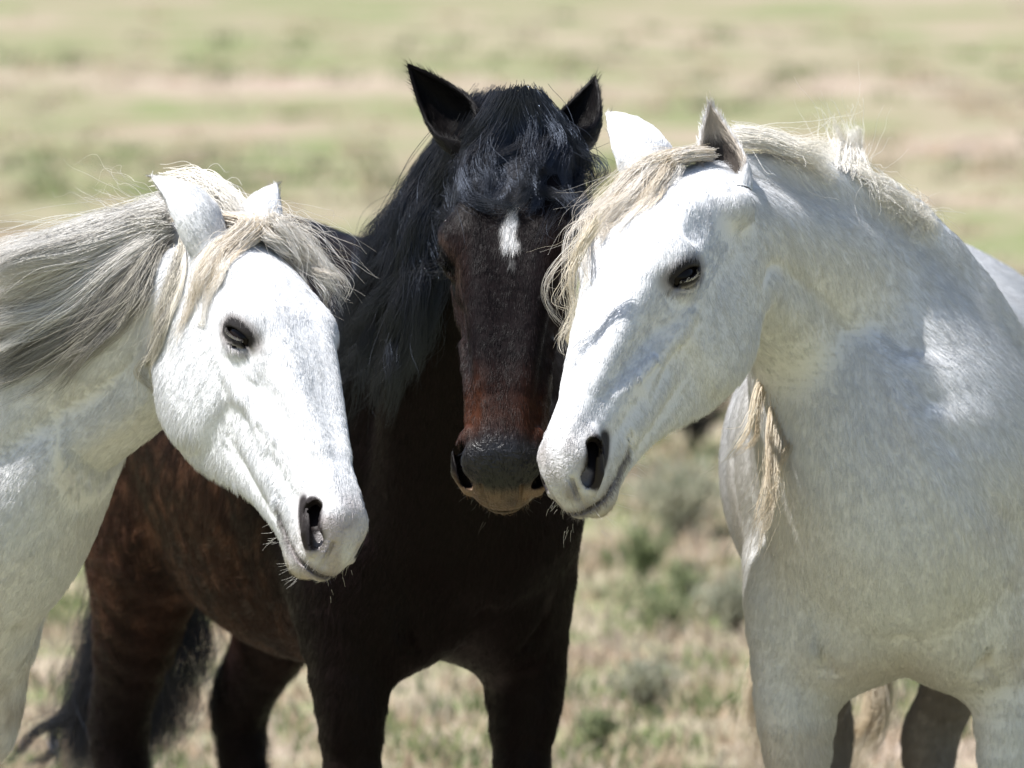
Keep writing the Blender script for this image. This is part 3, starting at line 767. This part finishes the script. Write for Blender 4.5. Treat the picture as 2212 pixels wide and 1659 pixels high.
# ------------------------------------------------------------------ the three horses
HEAD_H, BODY_H, FUR, HAIR = .0039, .0135, 1.0, 1.0
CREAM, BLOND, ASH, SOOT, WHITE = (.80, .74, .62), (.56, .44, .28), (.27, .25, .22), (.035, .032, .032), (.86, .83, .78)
BLK, BLK2 = (.006, .006, .0075), (.016, .014, .014)
HORSES = {
 'A': dict(dark=False, dirt=.55, foreL=(-.42, 0), foreR=(-.42, 0), face=(.80, -.60), at=(-1.30, 14.62), size=.95, widen=.93, lid=.0060, hair_r=.00021, lash=(.42, .40, .38), whisk=(.7, .66, .6), muzzle=(.42, .36, .35),
    head_at=(444, 622, 14.00), head_rot=[[0.356, 0.775, 0.523], [-0.629, 0.612, -0.48], [-0.692, -0.158, 0.705]], head_size=.985, muz_w=.78,
    neck=[('b', (.38,0,1.16), (-.5,0,.8), .25,.15), ('b', (.55,0,1.22), (-.5,0,.8), .205,.115), ('p', (205,755,14.12), (-.25,-.1,.95), .155,.085), ('h', (-.02,0,-.045), (-.5,0,.85), .115,.072), ('h', (.05,0,-.03), (-.3,0,1), .09,.062)],
    ears=[((.004,-.052,.085), (333,370,13.99), (-.75,.65,.1), .162,.040), ((.004,.052,.085), (592,368,14.10), (.45,.85,.1), .160,.042)],
    hair=[('mane', [
       dict(g=[[(360,430,14.12),(300,445,14.1),(200,470,14.08),(60,505,14.1),(-90,540,14.1)], [(350,470),(280,485,14.02),(150,530,14.0),(0,580,14.0),(-110,620,14.0)], [(350,500),(270,535),(150,600),(0,665),(-110,715)], [(350,510),(270,575),(170,665),(50,735),(-70,790)]], n=3600, off=(.02,.05), r=.0003, col=(WHITE, ASH, 2.0), spread=.008, clump=.94, nclump=54, wave=.011, freq=1.2, lmin=.75, stray=.05),
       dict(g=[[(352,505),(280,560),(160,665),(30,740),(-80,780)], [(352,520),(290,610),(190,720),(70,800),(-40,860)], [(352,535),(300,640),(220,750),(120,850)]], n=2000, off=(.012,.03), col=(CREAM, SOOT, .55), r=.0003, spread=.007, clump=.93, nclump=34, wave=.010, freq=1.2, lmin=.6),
       dict(g=[[(415,500),(405,590),(370,690),(335,800),(325,860)], [(400,540),(370,620),(345,700),(318,780)]], n=420, off=.0042, col=(CREAM, ASH), spread=.006, clump=.85, nclump=9, wave=.007, lmin=.6),
       dict(g=[[(300,455),(210,420,14.05),(120,400,14.05)], [(330,450),(260,390,14.05),(210,370,14.05)], [(200,475),(110,455,14.1),(60,450,14.1)]], n=26, off=.02, col=(CREAM, ASH), spread=.02, clump=.2, nclump=12, wave=.012, lmin=.5, r=.00022)]),
      ('forelock', [
       dict(g=[[(360,400,14.14),(420,390,14.08),(475,420,14.0),(512,470)], [(400,430,14.1),(450,425),(490,450),(518,490)]], n=1100, off=.02, col=(WHITE, CREAM), spread=.012, clump=.5, nclump=16, wave=.006, lmin=.85),
       dict(g=[[('h',(-.04,-.02,.11)),('h',(.02,-.025,.15)),(455,545),(425,620),(400,690),(368,770)], [('h',(-.04,-.005,.11)),('h',(.02,-.01,.155)),(480,555),(450,625),(425,700)], [('h',(-.04,.01,.11)),('h',(.02,.005,.155)),(505,555),(480,605),(450,655)]], n=700, off=(.006,.007), r=.0003, col=(WHITE, BLOND, 1.4), spread=.006, clump=.85, nclump=18, wave=.010, lmin=.65),
       dict(g=[[('h',(-.04,.03,.11)),('h',(.02,.035,.15)),(620,480),(690,550),(735,645)], [('h',(-.04,.015,.11)),('h',(.02,.02,.155)),(600,490),(670,550),(722,640)], [('h',(-.04,.0,.11)),('h',(.02,.005,.155)),(570,510),(630,555),(680,610)]], n=1150, off=(.008,.009), r=.0003, col=(WHITE, BLOND, 1.5), spread=.005, clump=.85, nclump=24, wave=.012, lmin=.8, stray=.08)])]),
 'B': dict(dark=True, face=(.407, -.914), at=(-.30, 15.19), size=.95, widen=1.05, muz_w=.93, lid=.0100, hair_r=.00023, lash=(.012, .010, .010), whisk=(.05, .04, .03), tilt=.24, back=.145,
    head_at=(1119, 373, 14.25), head_rot=[[-0.041, 0.998, -0.04], [-0.553, -0.056, -0.832], [-0.832, -0.012, 0.554]], head_size=1.005, hindL=(-.20, .03), belly=.185,
    neck=[('b', (.36,0,1.14), (-.5,0,.8), .26,.165), ('b', (.55,0,1.20), (-.5,0,.8), .22,.13), ('p', (985,640,14.50), (0,.4,.9), .18,.12), ('h', (-.02,0,-.05), (-.6,0,.8), .12,.080), ('h', (.05,0,-.035), (-.3,0,1), .09,.068)],
    ears=[((.0,-.066,.085), (888,147,14.27), (.05,-.75,.0), .185,.044), ((.0,.066,.085), (1285,182,14.29), (-.35,-.8,.2), .170,.044)],
    hair=[('forelock', [
       dict(g=[[(1060,212),(990,290),(950,370),(925,450),(890,560)], [(1085,208),(1020,300),(985,380),(965,440),(935,490)], [(1105,206),(1060,300),(1020,400),(985,490)], [(1120,206),(1095,290),(1060,350),(1040,410)], [(1130,206),(1150,300),(1140,390),(1085,450)], [(1140,207),(1185,290),(1190,380),(1170,430)], [(1150,210),(1210,290),(1235,390),(1230,500)], [(1165,215),(1235,300),(1260,400),(1275,500)]], n=4600, off=(.02,.012), col=(BLK, BLK2), spread=.007, clump=.9, nclump=46, wave=.020, freq=1.1, lmin=.85, stray=.012),
       dict(g=[[(1000,330),(975,390),(1000,430),(1070,452),(1150,462)], [(1040,330),(985,400),(1020,440),(1100,455),(1200,460)]], n=110, off=.006, col=(BLK, BLK2), spread=.010, clump=.9, nclump=5, wave=.003, stray=.0),
       dict(g=[[(1240,330),(1275,380),(1290,440)], [(1250,320),(1295,350),(1310,410)]], n=90, off=.01, col=(BLK, BLK2), spread=.006, clump=.7, nclump=6, wave=.006)]),
      ('mane', [
       dict(g=[[(1040,225),(950,330),(880,440),(820,550),(760,650),(720,760)], [(1035,235),(945,360),(880,470),(830,590),(780,700),(735,840)], [(1030,245),(945,380),(900,500),(860,620),(825,720),(810,790)], [(1030,260),(950,400),(920,500),(900,620),(870,740),(850,835)], [(1035,280),(960,400),(930,500),(930,600),(905,700),(880,780)]], n=6200, off=(.03,.03), col=(BLK, BLK2), spread=.011, clump=.9, nclump=54, wave=.024, freq=1.1, lmin=.85, stray=.03),
       dict(g=[[(900,370),(860,390,14.4),(820,400,14.4)], [(880,440),(840,470,14.4),(800,520,14.4)]], n=18, off=.02, col=(BLK, BLK2), spread=.02, clump=.2, nclump=8, wave=.012, lmin=.5, r=.00025)]),
      ('tail', [
       dict(g=[[(330,1050,15.95),(230,1300,15.95),(170,1480,15.95),(90,1700,15.95)], [(350,1050,15.97),(260,1350,15.97),(220,1520,15.97),(190,1720,15.97)], [(370,1050,15.97),(320,1350,16.0),(300,1550,16.0),(290,1720,16.0)], [(400,1050,15.97),(440,1300,16.0),(430,1420,16.0),(400,1560,16.0)]], n=3800, col=(BLK, BLK2), spread=.022, clump=.7, nclump=34, wave=.018, lmin=.8),
       dict(g=[[(240,1380,15.95),(180,1500,15.95),(100,1570,15.95),(0,1640,15.95)], [(200,1450,15.95),(130,1580,15.95),(90,1680,15.95)]], n=260, col=(BLK, BLK2), spread=.007, clump=.8, nclump=6, wave=.008)])]),
 'C': dict(dark=False, dirt=.12, dark_hind=1, hindL=(.05, -.12), face=(-.06, -.998), at=(.655, 14.93), size=.95, wide=1.12, widen=.95, muz_w=.74, lid=.0078, hair_r=.00022, lash=(.48, .46, .44), whisk=(.7, .66, .6), muzzle=(.33, .29, .27),
    head_at=(1548, 490, 14.05), head_rot=[[-0.391, 0.814, -0.43], [-0.624, -0.578, -0.526], [-0.677, 0.063, 0.733]], head_size=1.005,
    neck=[('b', (.36,0,1.16), (-.5,0,.8), .26,.165), ('b', (.55,0,1.18), (-.5,.1,.8), .22,.14), ('p', (1835,640,14.33), (.45,0,.9), .185,.10), ('h', (-.03,0,-.05), (-.6,0,.8), .125,.078), ('h', (.05,0,-.035), (-.3,0,1), .09,.066)],
    ears=[((.004,.064,.075), (1527,206,14.08), (.12,-.97,.0), .168,.041), ((.004,-.064,.090), (1290,190,14.18), (-.45,.85,.1), .190,.046)],
    hair=[('forelock', [
       dict(g=[[('h',(-.05,-.02,.10)),('h',(.01,-.024,.145)),(1350,375),(1285,460),(1246,560),(1236,720)], [('h',(-.05,-.012,.105)),('h',(.01,-.015,.15)),(1374,375),(1310,455),(1260,530),(1238,650)], [('h',(-.05,-.002,.11)),('h',(.01,-.005,.152)),(1400,375),(1350,440),(1300,500),(1262,550)], [('h',(-.05,.015,.105)),('h',(.01,.008,.155)),(1435,375),(1390,435),(1345,485),(1310,515)], [('h',(-.05,.02,.10)),('h',(.01,.016,.15)),(1452,365),(1420,425),(1385,470)]], n=1500, off=(.006,.009), r=.0003, col=(WHITE, BLOND, 1.3), spread=.005, clump=.92, nclump=44, wave=.014, freq=1.3, lmin=.7, stray=.06),
       dict(g=[[(1290,480),(1245,560),(1238,660),(1232,760)]], n=70, off=.02, col=(BLOND, CREAM), spread=.006, clump=.7, nclump=5, wave=.008)]),
      ('mane', [
       dict(g=[[(1585,290),(1660,295),(1740,320),(1800,345)], [(1590,300),(1670,312),(1750,345),(1800,370)]], n=700, off=.006, r=.0003, col=(WHITE, CREAM), spread=.008, clump=.6, nclump=14, wave=.006, lmin=.8),
       dict(g=[[(1770,345),(1795,312,14.42),(1822,266,14.42)], [(1800,360),(1815,320,14.42),(1828,262,14.42)], [(1840,380),(1842,330,14.44),(1832,268,14.44)], [(1875,395),(1862,345,14.44),(1838,285,14.44)]], n=420, off=.004, col=(WHITE, CREAM), spread=.006, clump=.7, nclump=9, wave=.006, lmin=.6, stray=.12, r=.0003),
       dict(g=[[(1830,362),(1862,385),(1890,425),(1905,470)], [(1880,392),(1915,420),(1945,460),(1955,505)], [(1930,425),(1965,455),(1990,490),(2000,530)], [(1975,460),(2005,485),(2030,515),(2040,545)]], n=600, off=.008, r=.0003, col=(WHITE, CREAM), spread=.010, clump=.7, nclump=30, wave=.012, lmin=.45, stray=.12),
       dict(g=[[(1690,720,14.36),(1640,840,14.26),(1610,930,14.22),(1560,1010,14.2),(1440,1075,14.15)], [(1700,720,14.36),(1650,850,14.26),(1620,950,14.22),(1570,1010,14.2)]], push=False, n=90, col=(BLOND, CREAM, 1.6), spread=.004, clump=.85, nclump=4, wave=.006, lmin=.6),
       dict(g=[[(1700,740,14.38),(1662,900,14.24),(1652,1030,14.2),(1640,1110,14.18),(1570,1240,14.15)], [(1720,740,14.38),(1680,910,14.24),(1672,1040,14.2),(1655,1130,14.18),(1610,1210,14.15)], [(1730,760,14.38),(1704,930,14.24),(1698,1000,14.2),(1690,1050,14.18)]], push=False, n=240, col=(BLOND, CREAM, 1.6), spread=.005, clump=.85, nclump=9, wave=.008, lmin=.75)]),
      ('tail', [
       dict(g=[[(1880,1300,15.75),(1890,1500,15.75),(1850,1580,15.75),(1790,1700,15.75)], [(1900,1300,15.75),(1910,1500,15.75),(1880,1590,15.75),(1830,1700,15.75)]], n=800, col=(BLOND, CREAM), spread=.012, clump=.6, nclump=12, wave=.012),
       dict(g=[[(1700,1300,15.75),(1640,1450,15.75),(1610,1560,15.75),(1640,1720,15.75)], [(1720,1300,15.75),(1660,1450,15.75),(1640,1560,15.75),(1670,1720,15.75)]], n=400, col=(BLOND, CREAM), spread=.012, clump=.6, nclump=10, wave=.012)])]),
}
# ------------------------------------------------------------------ the ground
def mat_ground():
    m, t, b = mat_base('dry_ground'); N = t.nodes.new; L = t.links.new
    tc = N('ShaderNodeTexCoord')
    def noise(sc, det=5, rough=.6, sx=1):
        mp = N('ShaderNodeMapping'); mp.inputs['Scale'].default_value = (sx, 1, 1); L(tc.outputs['Object'], mp.inputs['Vector'])
        n = N('ShaderNodeTexNoise'); n.inputs['Scale'].default_value = sc; n.inputs['Detail'].default_value = det; n.inputs['Roughness'].default_value = rough
        L(mp.outputs[0], n.inputs['Vector']); return n.outputs[0]
    def ramp(src, a, c):
        r = N('ShaderNodeMapRange'); r.inputs['From Min'].default_value = a; r.inputs['From Max'].default_value = c; r.clamp = True; L(src, r.inputs['Value']); return r.outputs[0]
    def mix(f, A, B):
        x = N('ShaderNodeMix'); x.data_type = 'RGBA'; L(f, x.inputs[0])
        for i, v in ((6, A), (7, B)):
            if isinstance(v, tuple): x.inputs[i].default_value = (*v, 1)
            else: L(v, x.inputs[i])
        return x.outputs[2]
    c = mix(ramp(noise(3.0), .35, .7), (.30, .225, .18), (.29, .235, .178))
    c = mix(ramp(noise(9, 6), .5, .75), c, (.325, .28, .205))
    g = N('ShaderNodeMath'); g.operation = 'MULTIPLY'; L(ramp(noise(.55, 6, .68, .7), .36, .50), g.inputs[0]); L(ramp(noise(2.0, 5, .7, .8), .34, .60), g.inputs[1])
    c = mix(g.outputs[0], c, (.135, .18, .065))
    c = mix(ramp(noise(.33, 6, .66, .7), .50, .66), c, (.35, .275, .225))
    L(c, b.inputs['Base Color']); b.inputs['Roughness'].default_value = .95; b.inputs['Specular IOR Level'].default_value = .1
    bp = N('ShaderNodeBump'); bp.inputs['Strength'].default_value = .6; bp.inputs['Distance'].default_value = .03
    L(noise(14, 6), bp.inputs['Height']); L(bp.outputs[0], b.inputs['Normal'])
    return m
rg = np.random.default_rng(5)
def gheight(x, y):
    P = np.stack([x, y, 0 * x], 1)
    return (vnoise(P, .25, 4) * .06 + vnoise(P, 1.1, 5) * .02) * sstep(16.5, 19, y)
xs = np.r_[-600, -200, -60, -20, np.arange(-10, 10.01, .25), 20, 60, 200, 600]
ysg = np.r_[-300, -50, 0, 8, np.arange(12, 40, .25), np.arange(40, 90, 1.), 100, 130, 200, 400, 1200]
gx_, gy_ = np.meshgrid(xs, ysg, indexing='ij'); gz = gheight(gx_.ravel(), gy_.ravel())
nx_, ny_ = gx_.shape
gi = np.arange(nx_ * ny_).reshape(nx_, ny_)
GF = np.stack([gi[:-1, :-1], gi[1:, :-1], gi[1:, 1:], gi[:-1, 1:]], -1).reshape(-1, 4)
ground = new_mesh('ground', np.stack([gx_.ravel(), gy_.ravel(), gz], 1), GF, mat_ground()); tag(ground, kind='structure')

def mat_blade(name, rough=.8):
    m, t, b = mat_base(name); a = t.nodes.new('ShaderNodeAttribute'); a.attribute_name = 'coat'
    t.links.new(a.outputs['Color'], b.inputs['Base Color']); b.inputs['Roughness'].default_value = rough; b.inputs['Specular IOR Level'].default_value = .15
    tr = t.nodes.new('ShaderNodeBsdfTranslucent'); t.links.new(a.outputs['Color'], tr.inputs[0])
    mx = t.nodes.new('ShaderNodeMixShader'); mx.inputs[0].default_value = .45
    t.links.new(b.outputs[0], mx.inputs[1]); t.links.new(tr.outputs[0], mx.inputs[2]); t.links.new(mx.outputs[0], t.nodes['Material Output'].inputs['Surface'])
    return m
M['blade'] = mat_blade('grass_blade')
def blades(c, h, lean, w, col, rng, seg=2):
    """tapering bent blades: c (n,3) feet, h heights, lean (n,2)"""
    n = len(c); a = rng.uniform(0, 6.28, n); sd = np.stack([np.cos(a), np.sin(a), 0 * a], 1) * w[:, None]
    mid = c + np.stack([lean[:, 0] * .35, lean[:, 1] * .35, h * .6], 1); tip = c + np.stack([lean[:, 0], lean[:, 1], h], 1)
    V = np.stack([c - sd, c + sd, mid + sd * .7, mid - sd * .7, tip], 1).reshape(-1, 3)
    b = np.arange(n)[:, None] * 5
    F = np.vstack([b + np.array([[0, 1, 2]]), b + np.array([[0, 2, 3]]), b + np.array([[3, 2, 4]])])
    return V, F, np.repeat(col, 5, 0)
def field(name, n, yr, green, hs, seed, wmul=1.0):
    rng = np.random.default_rng(seed)
    y = yr[0] * (yr[1] / yr[0]) ** rng.random(n); x = rng.uniform(-1, 1, n) * (y * .10 + .8)
    P = np.stack([x, y, 0 * x], 1)
    pat = vnoise(P * [.5, 1, 1], .35, 21) * .6 + vnoise(P, 1.1, 22) * .5
    fade = (1 - sstep(yr[0] * 1.15, yr[1], y)); keep = (rng.random(n) < fade) & (pat > (.05 if green else -.35) + rng.normal(0, .12, n)); x, y, pat = x[keep], y[keep], pat[keep]; n = len(x)
    nb = 16
    cx = np.repeat(x, nb) + rng.normal(0, .05, n * nb); cyy = np.repeat(y, nb) + rng.normal(0, .05, n * nb)
    h = np.repeat(rng.uniform(.5, 1.2, n), nb) * rng.uniform(.4, 1.1, n * nb) * hs
    ln = rng.normal(0, .45, (n * nb, 2)) * h[:, None]
    dry = np.array([[.52, .42, .30], [.50, .39, .28], [.58, .50, .39], [.40, .33, .26]]); gr = np.array([[.14, .19, .075], [.21, .26, .11], [.12, .16, .075], [.28, .31, .15]])
    ctl = (gr if green else dry)[rng.integers(0, 4, n)]; col = np.repeat(ctl, nb, 0) * rng.uniform(.8, 1.2, (n * nb, 1))
    w = rng.uniform(.003, .006, n * nb) * wmul * (np.repeat(y, nb) / 20) ** .7
    c = np.stack([cx, cyy, gheight(cx, cyy) - .004], 1)
    V, F, CC = blades(c, h, ln, w, col, rng)
    return new_mesh(name, V, F, M['blade'], cols=CC)
tag(field('dry_grass', 11000, (17.0, 60), False, .060, 1), 'short dry yellow grass scattered over the ground', 'grass', 'stuff')
tag(field('green_grass', 7000, (17.0, 60), True, .065, 2, 1.2), 'low green grass growing in patches behind the horses', 'grass', 'stuff')

def shrub(u, v, hgt, wid, cols, label, seed, nl=900):
    rng = np.random.default_rng(seed)
    d = px(u, v, 14.) - np.array([0, 0, CAM_Z]); k = -CAM_Z / d[2]; base = np.array([0, 0, CAM_Z]) + d * k
    base[2] = gheight(base[:1], base[1:2])[0]
    root = bpy.data.objects.new('shrub', None); COL.objects.link(root); root.location = base; tag(root, label, 'shrub', group='low shrubs behind the horses')
    S = []; tips = []
    for i in range(14):
        a = rng.uniform(0, 6.28); r = rng.uniform(.1, 1) * wid * .5; tip = np.array([math.cos(a) * r, math.sin(a) * r, hgt * rng.uniform(.55, 1)])
        mid = tip * [.4, .4, .6]; S.append(spline([np.zeros(3), mid, tip], 6)); tips.append(tip)
    V, F = [], []
    for s in S:
        for j in range(5):
            ra, rb = .006 * (1 - j / 6), .006 * (1 - (j + 1) / 6)
            b0 = len(V)
            for c, r in ((s[j], ra), (s[j + 1], rb)):
                for q in range(3): V.append(c + r * np.array([math.cos(q * 2.09), math.sin(q * 2.09), 0]))
            for q in range(3): F.append((b0 + q, b0 + (q + 1) % 3, b0 + 3 + (q + 1) % 3, b0 + 3 + q))
    new_mesh('stem', np.array(V), np.array(F), M['blade'], root, cols=np.tile((.16, .12, .09), (len(V), 1)))
    ti = rng.integers(0, 14, nl); tt = rng.uniform(.35, 1.05, nl)
    c = np.array([S[i][min(int(t * 5), 5)] for i, t in zip(ti, tt)]) + rng.normal(0, .022, (nl, 3)) * (wid / .3)
    c[:, 2] = np.maximum(c[:, 2], .01); h = rng.uniform(.02, .05, nl) * (hgt / .25); ln = rng.normal(0, .6, (nl, 2)) * h[:, None]
    col = np.array(cols)[rng.integers(0, len(cols), nl)] * rng.uniform(.75, 1.25, (nl, 1))
    LV, LF, LC = blades(c, h, ln, rng.uniform(.004, .008, nl) * (hgt / .25) ** .5, col, rng)
    new_mesh('foliage', LV, LF, M['blade'], root, cols=LC)['kind'] = 'stuff'
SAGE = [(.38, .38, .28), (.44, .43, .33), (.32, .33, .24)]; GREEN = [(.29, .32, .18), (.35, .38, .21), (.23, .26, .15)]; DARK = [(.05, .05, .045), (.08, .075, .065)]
shrub(1470, 1165, .18, .38, SAGE, 'broad grey-green shrub below the chin of the blond-maned white horse', 31)
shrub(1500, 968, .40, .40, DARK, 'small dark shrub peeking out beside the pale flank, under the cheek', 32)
shrub(1475, 1345, .13, .11, GREEN, 'upright narrow green shrub standing on pale straw beside the dark horse', 33, 400)
shrub(1385, 1290, .15, .16, GREEN, 'small green shrub close to the dark horse chest', 34, 400)
shrub(1420, 1400, .10, .30, GREEN, 'low spreading green shrub on the near edge of the bare strip', 35, 700)
shrub(1590, 1395, .13, .24, SAGE, 'bushy green shrub beside the near foreleg of the right white horse', 36, 800)
shrub(1290, 1640, .10, .13, GREEN, 'compact dark green tuft at the bottom edge beside the dark foreleg', 37, 400)
shrub(1395, 1570, .13, .20, SAGE, 'dull green tuft low down between the dark and white forelegs', 38, 500)
HORSES['A']['paint'] = paint_white(HORSES['A'], .30); HORSES['C']['paint'] = paint_white(HORSES['C'], .40); HORSES['B']['paint'] = paint_dark
build_horse('A', HORSES['A'], 'white horse with wind-blown grey mane at the left, facing right', 11)
build_horse('B', HORSES['B'], 'dark brown horse with black mane and white star facing the camera', 12)
build_horse('C', HORSES['C'], 'white horse with blond forelock at the right, turning its head left', 13)
print('done %.1f' % (time.time() - T0))
